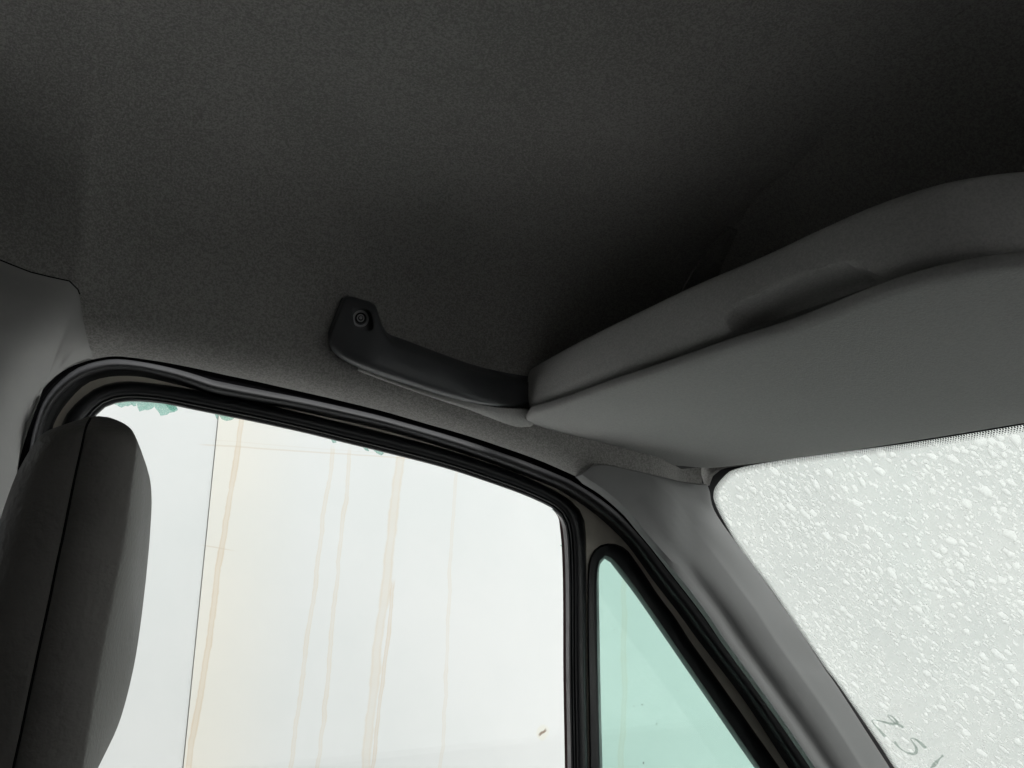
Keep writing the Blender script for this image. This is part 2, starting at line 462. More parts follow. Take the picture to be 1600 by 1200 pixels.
sd = dense(SEAM_PX, 400)
seam_px = [np.array([np.interp(u, np.linspace(0, 1, 400), sd[:, q]) for q in (0, 1)]) for u in cum]
KB = 16
prow = []
for k in range(NP_):
    px = row_px(k)
    wk = 1 - sm(0, KB, k)
    px = [p + (seam_px[j] - r0[j]) * wk for j, p in enumerate(px)]
    A, B = on_y(tp[k] if k else SEAM_PX[0], Y_T), on_screen(vp[k], 0.026)
    tA, tB = np.dot(A - CAM, FW), np.dot(B - CAM, FW)
    fc = np.linalg.norm(cp[k] - tp[k]) / (np.linalg.norm(cp[k] - tp[k]) + np.linalg.norm(vp[k] - cp[k]))
    us = [f * fc for f, _ in PROF] + [fc + (1 - fc) * g for g, _ in STRIP]
    bs = [b_ for _, b_ in PROF] + [b_ for _, b_ in STRIP]
    wt = 1 - sm(2, 30, k)
    row = []
    for j in range(NCOL):
        d = tA + (tB - tA) * us[j] - bs[j]
        if wt > 0:
            W = on_wall(px[j], 0.0028, True)
            dw = np.dot(W - CAM, FW)
            win = wt * (1 - sm(0.70, 1.0, us[j])) * sm(-0.02, 0.05, us[j])
            d = d + (dw - d) * win
        row.append(CAM + ray(*px[j]) * d)
    # return edge at the glass side
    row.append(row[-1] + (row[-1] - CAM) / np.linalg.norm(row[-1] - CAM) * 0.012)
    prow.append(row)
# turned-in edge along the seam
prow.insert(0, [p + (p - CAM) / np.linalg.norm(p - CAM) * 0.006 for p in prow[0]])

# front header: rolled edge over the windscreen, shelf front wall up to the roof
tops = dense(TOP_PX, 60)
Hrows = []
for p in tops:
    b = on_screen(p, 0.010)
    Hrows.append([b + np.array(q) for q in ((0.008, 0, 0.002), (0.0, 0, 0.0), (-0.0015, 0, 0.0015), (-0.003, 0, 0.006), (-0.006, 0, 0.018), (-0.016, 0, 0.045), (-0.05, 0, 0.062), (-0.12, 0, 0.075), (-0.20, 0, 0.080))])
for y in (-0.2, -0.5, -0.95):
    Hrows.append([np.array([q[0], y, q[2]]) for q in Hrows[59]])
header = grid_obj('header_roll', Hrows, M['headliner'], headliner, solid=0.003, offset=1.0)
fw_rows = []
for y in np.linspace(-0.95, 0.86, 20):
    fw_rows.append([(0.712 - 0.02 * (y / 0.9) ** 2 - 0.17 * (1 - math.cos(v * math.pi / 2)), y, CAM[2] + 0.172 + 0.268 * math.sin(v * math.pi / 2)) for v in np.linspace(0, 1, 12)])
grid_obj('shelf_front_wall', fw_rows, M['headliner'], headliner, solid=0.004, offset=-1.0)

# ------------------------------------------------------------------ pillar trims
pil = grid_obj('windscreen_pillar_trim', prow, M['pillar'], solid=0.004, offset=1.0, flip=False)
tag(pil, 'grey plastic trim of the sloping pillar between windscreen and quarter window', 'pillar trim')
pil.modifiers['solid'].offset = -1.0

# door pillar trim: lofted from the aperture edge outwards over the wall
inner = dense([(12, 1420), (14, 1200), (16, 1000), (19, 850), (26, 745), (37.5, 680), (43, 660), (51, 639), (60, 620), (70, 605), (86, 589), (106, 575), (125, 567), (146, 561.5)], 70)
outer_a = [(-420, 1420), (-420, 1000), (-420, 700), (-420, 500), (-420, 330), (-200, 350), (-60, 386), (0, 407), (26, 418), (52, 427.5), (80, 434), (108, 440)]
outer_b = [(118, 446), (124, 462), (130, 500), (138, 535), (146, 561.5)]
oa = dense(outer_a, 54); ob = dense(outer_b, 17)[1:]
outer = np.concatenate([oa, ob])
Brow = []
inner_f = dense(inner, 600)
outer_f = dense([(-420, 330), (-200, 350), (-60, 386), (0, 407), (26, 418), (52, 427.5), (80, 434), (108, 440)] + outer_b, 600)
for i in range(70):
    a, b = inner[i], outer[i]
    A = on_y(a, Y_T - 0.007)
    L = np.linalg.norm(b - a)
    row = [A + (A - CAM) / np.linalg.norm(A - CAM) * 0.03, A]
    for f in [q * min(1.0 / max(L, 1e-6), 0.15 / 40) for q in (0.5, 1.2, 2.5, 4.5, 7, 10, 14, 19, 25, 32, 40)] + [q for q in (0.16, 0.24, 0.34, 0.46, 0.6, 0.75, 0.88, 0.96, 0.985, 1.0)]:
        p = a + (b - a) * f
        dpx = np.min(np.linalg.norm(inner_f - p, axis=1)); eo = np.min(np.linalg.norm(outer_f - p, axis=1))
        Wp = on_wall(p, 0.007)
        lim = Y_T - 0.007 - 0.075 * (1 - (1 - min(dpx / 90.0, 1.0)) ** 1.6)
        Yp = on_y(p, lim)
        # whichever is nearer to the cabin
        tW, tY = np.dot(Wp - CAM, FW), np.dot(Yp - CAM, FW)
        edge_w = sm(0.0, 1.0, eo / 75.0)
        kk = sm(45, 80, eo)
        tm = min(tW, tY) * (1 - kk) + tY * kk
        t = tW + (tm - tW) * edge_w
        row.append(CAM + ray(*p) * t)
    e = row[-1]
    row.append(e + (e - CAM) / np.linalg.norm(e - CAM) * 0.02)
    Brow.append(row)
seam_edge = [r_[-2] for r_ in Brow[28:56]]
shade_o = tube('seam_shadow_strip', [p + (p - CAM) * 0.004 for p in seam_edge], 0.0013, M['gap'])  # black strip painted in as the shadow line along the top seam
bp = grid_obj('door_pillar_trim', Brow, M['pillar_lit'], flip=True, autosmooth=60)
shade_o.parent = bp
tag(bp, 'grey plastic door pillar trim behind the seat with a stepped top seam', 'pillar trim')

# ------------------------------------------------------------------ door seal (rubber strip round the aperture)
tube_t = lambda i: np.interp(i, [0, 50, 60, 72, 80, 92, 110, 135, 170, 190, 215, 261], [0.50, 0.50, 0.52, 0.62, 0.76, 0.76, 0.70, 0.68, 0.70, 0.58, 0.52, 0.50])
seal_rows, chan_rows = [], []
NT_ = len(Tp)
for i in range(NT_):
    a, b = Tp[i], Sp[i]
    tc = tube_t(i); row = []
    wpx = np.linalg.norm(b - a)
    nrm = (a - b) / wpx
    rad = min(8.5, 0.30 * wpx) / wpx
    prof = [(-16 / wpx, .020), (-3 / wpx, .024), (tc * 0.3, .030), (tc * 0.62, .027), (tc - rad * 1.12, .020)]
    for ang in np.linspace(25, 155, 9):
        r_ = math.radians(ang)
        prof.append((tc - rad * math.cos(r_), 0.012 - 0.0150 * math.sin(r_)))
    prof += [(tc + rad * 1.15, .021), (max(tc + rad * 1.3, 0.97), .0235), (1.0 + 3 / wpx, .028), (1.0 + 7 / wpx, Y_PAINT - Y_SEAL + .002)]
    pts_ = [on_y(a + (b - a) * f, Y_SEAL + dy) for f, dy in prof]
    chan_rows.append(pts_[:5] + [pts_[5] + np.array([0, .004, 0])])
    seal_rows.append(pts_[4:])
seal = empty('door_seal', tuple(on_y((530, 640), Y_SEAL)))
adopt(grid_obj('seal_gap_shade', chan_rows, M['gap'], solid=0.0015, offset=1.0, flip=True), seal)
adopt(grid_obj('seal_tube', seal_rows, M['seal'], solid=0.0015, offset=1.0, flip=True), seal)
tag(seal, 'black rubber door seal following the door opening, sagging above the window corner', 'door seal')

# ------------------------------------------------------------------ door
door = empty('van_door', (0.45, 0.93, 0.75))
tag(door, 'van door with taupe painted frame, broken window and green quarter window', 'door')

def xz(p3): return (p3[0], p3[2])
def plate(name, outer3, holes3, y, thick, mat, parent):
    """flat plate parallel to the XZ plane with holes, y = inner face"""
    bm = bmesh.new()
    for loop in [outer3] + holes3:
        vs = [bm.verts.new((p[0], y, p[2])) for p in loop]
        for i in range(len(vs)): bm.edges.new((vs[i], vs[(i + 1) % len(vs)]))
    bmesh.ops.triangle_fill(bm, edges=bm.edges[:], use_beauty=True, use_dissolve=False)
    r = bmesh.ops.extrude_face_region(bm, geom=bm.faces[:])
    vv = [g for g in r['geom'] if isinstance(g, bmesh.types.BMVert)]
    bmesh.ops.translate(bm, verts=vv, vec=(0, thick, 0))
    bmesh.ops.recalc_face_normals(bm, faces=bm.faces[:])
    me = bpy.data.meshes.new(name); bm.to_mesh(me); bm.free()
    me.materials.append(mat)
    o = bpy.data.objects.new(name, me); COL.objects.link(o)
    return adopt(o, parent)

Wd, Dd = dense(W_PX, 120), dense(D_PX, 120)
Qd, Gd = dense(Q_PX, 110), dense(G_PX, 110)
midDW = np.array([on_y(d + (w - d) * 0.5, Y_PAINT) for d, w in zip(Dd, Wd)])
midQG = np.array([on_y(q + (g - q) * 0.5, Y_PAINT) for q, g in zip(Qd, Gd)])
Z_BELT = min(midDW[0][2], midQG[0][2]) 
# outer border: a little beyond the seal
ob_px = [Tp[i] + (Tp[i] - Sp[i]) * 0.35 for i in range(NT_)]
ob3 = np.array([on_y(p, Y_PAINT) for p in ob_px])
zb = min(ob3[0][2], ob3[-1][2]) - 0.05
outer_loop = [np.array([ob3[0][0], Y_PAINT, zb])] + list(ob3[3:-3]) + [np.array([ob3[-1][0], Y_PAINT, zb])]
plate('door_frame', outer_loop, [list(midDW), list(midQG)], Y_PAINT, 0.018, M['paint'], door)

def frame_loft(name, A, B, prof, mat):
    rows = []
    for a, b in zip(A, B):
        rows.append([on_y(a + (b - a) * f, y - 0.012) for f, y in prof])
    return adopt(grid_obj(name, rows, mat, solid=0.0012, offset=1.0, flip=True), door)
win = frame_loft('window_channel', Dd, Wd, [(-0.03, Y_PAINT + .016), (0.0, Y_PAINT + .010), (0.03, .906), (0.10, .9005), (0.22, .898), (0.38, .8972), (0.55, .899), (0.66, .902), (0.715, .9045), (0.73, .9025), (0.755, .9018), (0.775, .9030), (0.785, .908), (0.83, .9095), (0.90, .9095), (0.96, .911), (1.0, .916), (1.0, .926), (0.97, .940), (0.8, .945), (0.3, .945)], M['rubber'])
qf = frame_loft('quarter_window_frame', Qd, Gd, [(-0.06, Y_PAINT + .016), (0.0, Y_PAINT + .011), (0.04, .909), (0.12, .9065), (0.5, .9075), (0.76, .9085), (0.80, .910), (0.88, .914), (0.97, .921), (1.0, .925), (1.0, .931), (0.9, .937), (0.3, .937)], M['rubber'])
# light edge strip and flocked slot beside the rear bar of the window (where the pane is gone)
bar_px = [p for p in Wd if p[0] > 855 and p[1] > 790]
def strip(name, px, off0, off1, y0, y1, mat):
    rows = []
    for i, p in enumerate(px):
        q = px[min(i + 1, len(px) - 1)] - px[max(i - 1, 0)]
        n = np.array([q[1], -q[0]]) / np.linalg.norm(q)   # towards the frame
        w = sm(0, 6, i)
        rows.append([on_y(p + n * (off0 + (off1 - off0) * f) * w, y0 + (y1 - y0) * f) for f in (0, 0.5, 1)])
    return adopt(grid_obj(name, rows, mat, solid=0.0015, offset=1.0), door)
bar_px = dense(bar_px, 90)
strip('channel_trim', bar_px, 1.5, -3.8, 0.8995, 0.9035, M['chrome'])
strip('channel_lining', bar_px, -3.0, -7.5, 0.912, 0.918, M['brown'])

# quarter glass
gl_o = [on_y(g + (q - g) * 0.4, Y_GLASS) for q, g in zip(Qd, Gd)]
plate('quarter_glass', gl_o, [], Y_GLASS, 0.0035, M['quarter'], door)
# specks of dirt on the quarter glass
for (px, py, r) in ((990.5, 1103, .0012), (1003.5, 1101, .0012), (1026, 1131, .0011), (1005.5, 1192, .0013), (960, 984, .0009), (1059, 1079, .001), (981, 1022, .0007)):
    c = on_y((px, py), Y_GLASS - 0.0007)
    v = [c + np.array([math.cos(a) * r * random.uniform(.6, 1.2), 0, math.sin(a) * r * random.uniform(.6, 1.3)]) for a in np.linspace(0, 2 * math.pi, 8)[:-1]]
    o = mesh_obj('dirt_speck', v + [c - np.array([0, .0004, 0])], [(i, (i + 1) % 7, 7) for i in range(7)], M['ink'])
    adopt(o, door)
# lower inner panel of the door
lp = box('lower_panel', (T3D[0][0] + 0.0, 0.86, 0.85), (1.42, 0.95, zb + 0.06), M['dark'], bevel=0.02)
adopt(lp, door)

# shards left in the channel
SHARDS = [
    [(178, 630), (192, 627), (206, 627), (206, 631), (200, 634), (196, 633), (190, 636), (184, 633)],
    [(206, 627), (213, 627.5), (213, 633), (209, 634), (205, 631)],
    [(213, 627.5), (240, 628), (241, 635), (237, 638), (231, 640), (226, 639.5), (218, 642), (215, 636)],
    [(240, 628), (258, 630.5), (275, 634), (278, 640), (272, 643.5), (265, 644), (262, 647), (251, 649), (248, 643), (242, 636)],
    [(258, 630.5), (270, 633), (277, 638), (271, 642), (266, 640)],
    [(336, 646), (342, 647), (341, 655), (338, 652)],
    [(342, 647), (354, 650), (366, 653), (362, 655.5), (354, 657), (347, 654.5)],
    [(518, 686), (524, 688), (526, 691), (521, 691.5)],
    [(568, 698.5), (574, 700), (577, 704.5), (572, 703)],
    [(584, 702), (596, 705), (600, 708), (597, 711), (590, 707.5)],
    [(876, 812), (886, 818), (886.5, 830), (884, 826), (880, 829), (878.5, 822), (880, 818)],
    [(878.5, 840), (887, 836), (887.5, 850), (884, 851), (882, 846)],
    [(876.5, 852), (881, 850), (884, 851), (888, 849), (888, 860), (884, 861.5), (881, 858), (880, 854)],
]
for poly in SHARDS:
    cx = np.mean(np.array(poly), 0)
    y = Y_GLASS - 0.012 + random.uniform(-.001, .001)
    tx, tz = random.uniform(-.10, .10), random.uniform(-.10, .10)
    base = [on_y(p, y) for p in poly]
    c3 = np.mean(base, 0)
    bm = bmesh.new()
    f1 = [bm.verts.new((b[0], b[1] + (b[0] - c3[0]) * tx + (b[2] - c3[2]) * tz, b[2])) for b in base]
    bm.faces.new(f1)
    r = bmesh.ops.extrude_face_region(bm, geom=bm.faces[:])
    bmesh.ops.translate(bm, verts=[g for g in r['geom'] if isinstance(g, bmesh.types.BMVert)], vec=(0, 0.0035, 0))
    bmesh.ops.recalc_face_normals(bm, faces=bm.faces[:])
    me = bpy.data.meshes.new('glass_shard'); bm.to_mesh(me); bm.free(); me.materials.append(M['shard'])
    o = bpy.data.objects.new('glass_shard', me); COL.objects.link(o); adopt(o, door)

# ------------------------------------------------------------------ windscreen
ws = empty('windscreen', tuple(SCREEN_PT))
tag(ws, 'sloping windscreen speckled with pale wet droplets, black border, faint marker writing', 'windscreen')
ey = np.array([0.0, 1.0, 0.0]); ed = np.cross(SCREEN_N, ey); ed /= np.linalg.norm(ed)
if ed[2] > 0: ed = -ed
def scr(u, v, out=0.0): return SCREEN_PT + ey * u + ed * v + SCREEN_N * out
def uv(p3):
    d = np.asarray(p3) - SCREEN_PT; return np.array([np.dot(d, ey), np.dot(d, ed)])
GLI_PX = [(1551, 1420), (1467, 1300), (1398, 1200), (1377, 1167), (1307.5, 1066), (1293, 1048), (1255.5, 993), (1206, 922), (1152.5, 850), (1130, 812), (1119, 790), (1115, 776), (1116, 766), (1120, 758.5), (1130, 746), (1142, 735.5), (1154, 731.5), (1172, 727), (1235, 716.6), (1260, 713.2), (1330, 704), (1400, 695), (1500, 679.5), (1600, 663), (1750, 638), (2000, 592)]
gin = dense(GLI_PX, 200)
uvin = [uv(on_screen(p)) for p in gin]
# glass slab, well beyond the visible part
u0, u1, v0, v1 = -1.85, 0.13, -0.06, 1.0
gv = [scr(u0, v0, 0), scr(u1, v0, 0), scr(u1, v1, 0), scr(u0, v1, 0)] + [scr(u0, v0, .005), scr(u1, v0, .005), scr(u1, v1, .005), scr(u0, v1, .005)]
gl = mesh_obj('glass', gv, [(0, 1, 2, 3), (7, 6, 5, 4), (0, 4, 5, 1), (1, 5, 6, 2), (2, 6, 7, 3), (3, 7, 4, 0)], M['screen'], smooth=False)
adopt(gl, ws)
# frit band: from the visible glass outline outwards, printed on the inner face
fr, ff = [], []
for i, (a, b) in enumerate(uvin):
    q = np.array(uvin[min(i + 1, len(uvin) - 1)]) - np.array(uvin[max(i - 1, 0)])
    n = np.array([q[1], -q[0]]); n /= np.linalg.norm(n)
    c = np.array([-0.5, 0.4]) - np.array([a, b])
    if np.dot(n, c) > 0: n = -n
    fr.append([scr(a, b, -.0004), scr(a + n[0] * .012, b + n[1] * .012, -.0004), scr(a + n[0] * .06, b + n[1] * .06, -.0004)])
fo = grid_obj('frit_band', fr, M['frit'], smooth=False, solid=0.0003); adopt(fo, ws)
# fading frit dots along the inner edge
dv, dfc = [], []
S_ = np.concatenate([[0], np.cumsum(np.linalg.norm(np.diff(np.array(uvin), axis=0), axis=1))])
UV = np.array(uvin)
for rw, (off, rr) in enumerate(((0.0012, .00100), (0.0034, .00088), (0.0055, .00066), (0.0074, .00046))):
    s = 0.25 + (rw % 2) * 0.0014
    while s < S_[-1]:
        p = np.array([np.interp(s, S_, UV[:, k]) for k in (0, 1)])
        q = np.array([np.interp(s + .004, S_, UV[:, k]) for k in (0, 1)]) - p
        n = np.array([q[1], -q[0]]); n /= np.linalg.norm(n)
        if np.dot(n, np.array([-0.5, 0.4]) - p) < 0: n = -n
        c = p + n * off; b0 = len(dv)
        for k in range(6): dv.append(scr(c[0] + rr * math.cos(k * math.pi / 3), c[1] + rr * math.sin(k * math.pi / 3), -.0005))
        dfc.append(tuple(range(b0, b0 + 6)))
        s += 0.0028
fd = mesh_obj('frit_dots', dv, dfc, M['frit'], smooth=False, solid=0.0002); adopt(fd, ws); tag(fd, kind='stuff')

# drops on the outside
d_long = uv(on_screen((1332, 942))) - uv(on_screen((1300, 900))); d_long /= np.linalg.norm(d_long)
d_side = np.array([-d_long[1], d_long[0]])
dvv, dff = [], []
def add_drop(c, L, Wd_, h):
    n, b0 = 12, len(dvv)
    rnd = [random.uniform(.66, 1.28) for _ in range(n)]
    ph = random.uniform(-.5, .5)
    ca, sa = math.cos(ph), math.sin(ph)
    for ring, (rf, hf) in enumerate(((1.0, -.0002 / h), (0.90, .55), (0.62, .92))):
        for k in range(n):
            a = 2 * math.pi * k / n
            x, y = L * rf * rnd[k] * math.cos(a), Wd_ * rf * rnd[k] * math.sin(a)
            x, y = x * ca - y * sa, x * sa + y * ca
            q = c + d_long * x + d_side * y
            dvv.append(scr(q[0], q[1], .005 + h * hf))
    dvv.append(scr(c[0], c[1], .005 + h))
    for ring in (0, 1):
        for k in range(n):
            a, b_ = b0 + ring * n + k, b0 + ring * n + (k + 1) % n
            dff.append((a, b_, b_ + n, a + n))
    for k in range(n): dff.append((b0 + 2 * n + k, b0 + 2 * n + (k + 1) % n, b0 + 3 * n))
cl = [(random.uniform(-.75, .05), random.uniform(-.02, .75)) for _ in range(110)]
cells = {}
def free(c, r):
    i0, j0 = int(c[0] // .016), int(c[1] // .016)
    for i in range(i0 - 1, i0 + 2):
        for j in range(j0 - 1, j0 + 2):
            for (x, y, q) in cells.get((i, j), ()):
                if (x - c[0]) ** 2 + (y - c[1]) ** 2 < (0.86 * (q + r)) ** 2: return False
    cells.setdefault((i0, j0), []).append((c[0], c[1], r)); return True
def place(n, lo, hi, clustered):
    for _ in range(n):
        if random.random() < clustered:
            c0 = random.choice(cl); c = np.array([random.gauss(c0[0], .032), random.gauss(c0[1], .032)])
        else:
            c = np.array([random.uniform(-.85, .06), random.uniform(-.04, .8)])
        s_ = random.uniform(lo, hi)
        if free(c, s_): add_drop(c, s_ * random.uniform(1.0, 1.35), s_ * random.uniform(.78, 1.0), s_ * random.uniform(.28, .5))
place(600, .0050, .0078, 0.6)
place(2600, .0032, .0050, 0.6)
place(7000, .0020, .0032, 0.6)
place(13000, .0010, .0018, 0.5)
dr = mesh_obj('wet_droplets', dvv, dff, M['drop'])
adopt(dr, ws); tag(dr, kind='stuff')

# marker writing on the inside of the glass
def stroke(pts, w, name='marker_stroke'):
    P = dense(pts, 40); rows = []
    for i, p in enumerate(P):
        q = P[min(i + 1, 39)] - P[max(i - 1, 0)]
        n = np.array([-q[1], q[0]]) / max(np.linalg.norm(q), 1e-6)
        k = w * (0.75 + 0.35 * math.sin(i * 0.33 + pts[0][0])) / 2
        rows.append([on_screen(p + n * k, .0006), on_screen(p - n * k, .0006)])
    return adopt(grid_obj(name, rows, M['marker'], smooth=False), ws)
def zp(l): return [(1350 + x / 10.0, 1080 + y / 10.0) for x, y in l]
stroke(zp([(335, 715), (225, 590), (120, 465), (150, 448), (250, 465), (400, 505), (480, 515), (530, 500), (500, 460), (440, 395), (365, 370), (390, 410), (470, 485), (540, 520), (615, 570)]), 3.6)
stroke(zp([(470, 785), (540, 870), (640, 945), (740, 978), (810, 965), (820, 900), (780, 820), (725, 745), (760, 735), (840, 775), (970, 890)]), 4.2)
stroke(zp([(1235, 1000), (1150, 1090), (1060, 1190), (990, 1270), (900, 1390)]), 6.0)

# ------------------------------------------------------------------ overhead shelf lip
shelf = empty('overhead_shelf', (0.45, 0.3, CAM[2] + 0.2))
tag(shelf, 'dark grey overhead shelf edge with a finger recess, above the sun visor', 'shelf')
LB = [(786, 640), (802, 642), (818, 641), (840, 633), (885, 615), (960, 586), (1042, 558), (1080, 543), (1148, 516), (1220, 490), (1300, 462), (1376, 435), (1440, 416), (1520, 399), (1600, 391), (1700, 388), (1900, 395)]
LU = [(784, 599), (800, 589), (818, 577), (845, 561), (900, 530), (980, 489), (1040, 459), (1080, 440), (1140, 414), (1200, 388), (1270, 354), (1340, 322), (1400, 299), (1470, 278), (1560, 263), (1660, 258), (1900, 262)]
NL = 240
lb, lu = dense(LB, NL), dense(LU, NL)
ZB_, ZU_ = 0.206, 0.264
scoop = [(1140, 514), (1146, 494), (1155, 480), (1180, 466), (1220, 448), (1262, 431), (1300, 418), (1328, 411.5), (1345, 416), (1360, 425), (1380, 436)]
scx, scy = [p[0] for p in scoop], [p[1] for p in scoop]
rows = []
for i in range(NL):
    B, U = on_z(lb[i], ZB_), on_z(lu[i], ZU_)
    wl = (1 - min(i / 16.0, 1.0)) ** 2
    row = []
    fwd = np.array([1.0, 0, 0]) * (1 - wl) + np.array([0.5, 0.85, 0]) * wl
    row.append(B + fwd * 0.05 + np.array([0, 0, .006]))
    row.append(B + fwd * 0.012 + np.array([0, 0, .0005]))
    for f in np.linspace(0, 1, 26):
        p = B + (U - B) * f
        bulge = 0.006 * (1 - (2 * f - 0.9) ** 2 / 1.3)
        rnd = 0.012 * (1 - math.sqrt(max(0, 1 - (1 - min(f / 0.16, 1)) ** 2))) + 0.018 * (1 - math.sqrt(max(0, 1 - max((f - 0.82) / 0.18, 0) ** 2)))
        p = p - fwd * bulge + fwd * rnd
        p = p + np.array([0.02, 0.085, 0.0]) * wl * (1 - 0.45 * f)
        q = lb[i] + (lu[i] - lb[i]) * f
        if 1138 < q[0] < 1384:
            sy = np.interp(q[0], scx, scy)
            dpx = q[1] - sy
            right = sm(1300, 1370, q[0])
            p = p + fwd * 0.034 * sm(0, 20 - 13 * right, dpx)
        row.append(p)
    row.append(U + fwd * 0.045 + np.array([0, 0, .001]))
    row.append(U + fwd * 0.06 + np.array([0, 0, -.01]))
    rows.append(row)
lip = adopt(grid_obj('shelf_lip', rows, M['shelf'], solid=0.003, offset=1.0), shelf)
sh = []
for y in np.linspace(-0.95, 0.84, 16):
    xb = 0.50 - 0.10 * (y / 0.8) ** 2
    sh.append([(xb + 0.02, y, CAM[2] + 0.222), (0.6, y, CAM[2] + 0.226), (0.70, y, CAM[2] + 0.232)])
adopt(grid_obj('shelf_floor', sh, M['shelf'], solid=0.006, offset=1.0), shelf)
# corner ledge running back under the grab handle
K1 = [(560, 572), (600, 587), (640, 601), (690, 618), (740, 632), (780, 638.5), (815, 641), (842, 642)]
K2 = [(560, 575), (600, 590), (640, 605), (690, 622), (730, 636), (775, 653), (808, 664), (830, 664)]
k1, k2 = dense(K1, 40), dense(K2, 40)
rows = []
for i in range(40):
    a, b = k1[i], k2[i]
    u = i / 39.0
    Bw = on_wall(b, 0.0006)
    Aw = on_wall(a, 0.003 + 0.010 * sm(0.25, 0.9, u))
    r = []
    r.append(Aw + np.array([0, 0.03, .006]))
    for f in np.linspace(0, 1, 8):
        p = Aw + (Bw - Aw) * f
        r.append(p - np.array([0, 0, .0025 * math.sin(math.pi * f)]))
    r.append(Bw + np.array([0, .012, 0]))
    rows.append(r)
adopt(grid_obj('corner_ledge', rows, M['shelf'], solid=0.002, offset=1.0), shelf)

# ------------------------------------------------------------------ sun visor
visor = empty('sun_visor', (0.55, 0.45, CAM[2] + 0.19))
tag(visor, 'folded grey sun visor lying flat above the windscreen', 'sun visor')
VZ0, VX0, VSL = 0.192, 0.40, -0.135
VN = np.array([-VSL, 0, 1.0]); VN /= np.linalg.norm(VN)
VPT = CAM + np.array([VX0, 0, VZ0])
V_OUT = [(820.5, 657), (823.5, 650), (832, 645), (848, 641.5), (885, 630), (960, 603.5), (1042, 577), (1148, 541), (1240, 513), (1376, 461), (1440, 441), (1520, 423), (1600, 413), (1700, 410), (1800, 422), (1835, 480), (1810, 575), (1740, 640), (1600, 662), (1500, 678.5), (1400, 694), (1330, 704.5), (1260, 713.5), (1200, 722), (1147, 728), (1110, 731.5), (1085, 730.5), (1060, 728), (1035, 727.5), (985, 726.5), (960, 722), (910, 709), (860, 691.5), (834, 677), (822.5, 665)]
vo = dense(V_OUT + [V_OUT[0]], 160)[:-1]
lowv = [on_plane(p, VPT, VN) for p in vo]
cen = np.mean(lowv, 0)
verts, faces = [], []
# rounded slab: rings from the middle of the face out to the edge and over
rings = [(0.0, 0.004), (0.5, 0.0036), (0.80, 0.0022), (0.93, 0.0008), (0.985, 0.0), (1.0, -0.0018), (1.0015, -0.0045), (1.0, -0.0078), (0.985, -0.0096), (0.9, -0.010), (0.0, -0.010)]
NVI = len(lowv)
for rf, dz in rings:
    for p in lowv:
        d = p - cen; L = np.linalg.norm(d)
        if rf >= 0.8:
            q = p - d / L * (1 - rf) * 0.16
        else:
            q = cen + d * rf
        verts.append(q + VN * (-dz))
for r in range(len(rings) - 1):
    for k in range(NVI):
        a, b = r * NVI + k, r * NVI + (k + 1) % NVI
        faces.append((a, b, b + NVI, a + NVI))
vis = adopt(mesh_obj('visor_panel', verts, faces, M['visor']), visor)
# small dark piece at the front corner
cl3 = [on_plane(p, VPT + VN * 0.001, VN) for p in dense([(1032, 727), (1045, 724.5), (1060, 724), (1075, 725.5), (1088, 730), (1060, 733)], 14)]
bm = bmesh.new(); bm.faces.new([bm.verts.new(tuple(p)) for p in cl3])
r = bmesh.ops.extrude_face_region(bm, geom=bm.faces[:])
bmesh.ops.translate(bm, verts=[g for g in r['geom'] if isinstance(g, bmesh.types.BMVert)], vec=(0, 0, 0.012))
bmesh.ops.recalc_face_normals(bm, faces=bm.faces[:])
me = bpy.data.meshes.new('visor_dark_piece'); bm.to_mesh(me); bm.free(); me.materials.append(M['dark'])
o = bpy.data.objects.new('visor_dark_piece', me); COL.objects.link(o); adopt(o, visor)

# ------------------------------------------------------------------ grab handle
handle = empty('grab_handle', tuple(on_wall((560, 500))))
tag(handle, 'black plastic grab handle screwed to the headliner above the door', 'grab handle')
HL = [(512, 520), (514, 537), (521, 550), (534, 561), (555, 572), (580, 582), (610, 592.5), (640, 602), (670, 611.5), (700, 620.5), (740, 630), (775, 635), (805, 637), (835, 637)]
HU = [(533, 467), (541, 463), (551, 464), (566, 468), (579, 472), (587, 478), (592, 492), (598, 509), (607, 521), (630, 530), (680, 549), (730, 567), (775, 579), (830, 589)]
NH = 90
hl = dense(HL, NH)
hu = catmull(HU, np.linspace(0, len(HU) - 1, NH)); 
hl = catmull(HL, np.linspace(0, len(HL) - 1, NH))
hd = lambda i: 0.018 + 0.020 * sm(0, 40, i) - 0.030 * sm(66, 88, i)
G = []
for i in range(NH):
    a, b = hl[i], hu[i]
    d = hd(i); row = []
    edge_r = sm(0, 7, i)
    barpart = sm(36, 50, i)
    prof = [(0.0, -0.017), (0.012, -0.010), (0.035, -0.0055), (0.07, -0.0025), (0.12, -0.0008), (0.2, 0.0), (0.5, 0.0005), (0.70, 0.0), (0.80, -.0008 - .001 * barpart), (0.83, -0.0018 - .003 * barpart), (0.92, -0.004 - .006 * barpart), (0.97, -0.007 - .007 * barpart), (1.0, -0.012 - .006 * barpart)]
    for f, dz in prof:
        p = a + (b - a) * f
        row.append(on_wall(p, max(d + dz - (1 - edge_r) * 0.012, 0.001)))
    back = -0.024 if i > 40 else -d - 0.004
    for f in (0.97, 0.6, 0.3, 0.03):
        p = a + (b - a) * f
        row.append(on_wall(p, d + back + 0.002 * f))
    G.append(row)
hb = adopt(grid_obj('handle_bar', G, M['handle'], closed_v=True, cap=True), handle)
me = hb.data
bm = bmesh.new(); bm.from_mesh(me); bmesh.ops.recalc_face_normals(bm, faces=bm.faces[:]); bm.to_mesh(me); bm.free()
for p in me.polygons: p.use_smooth = True
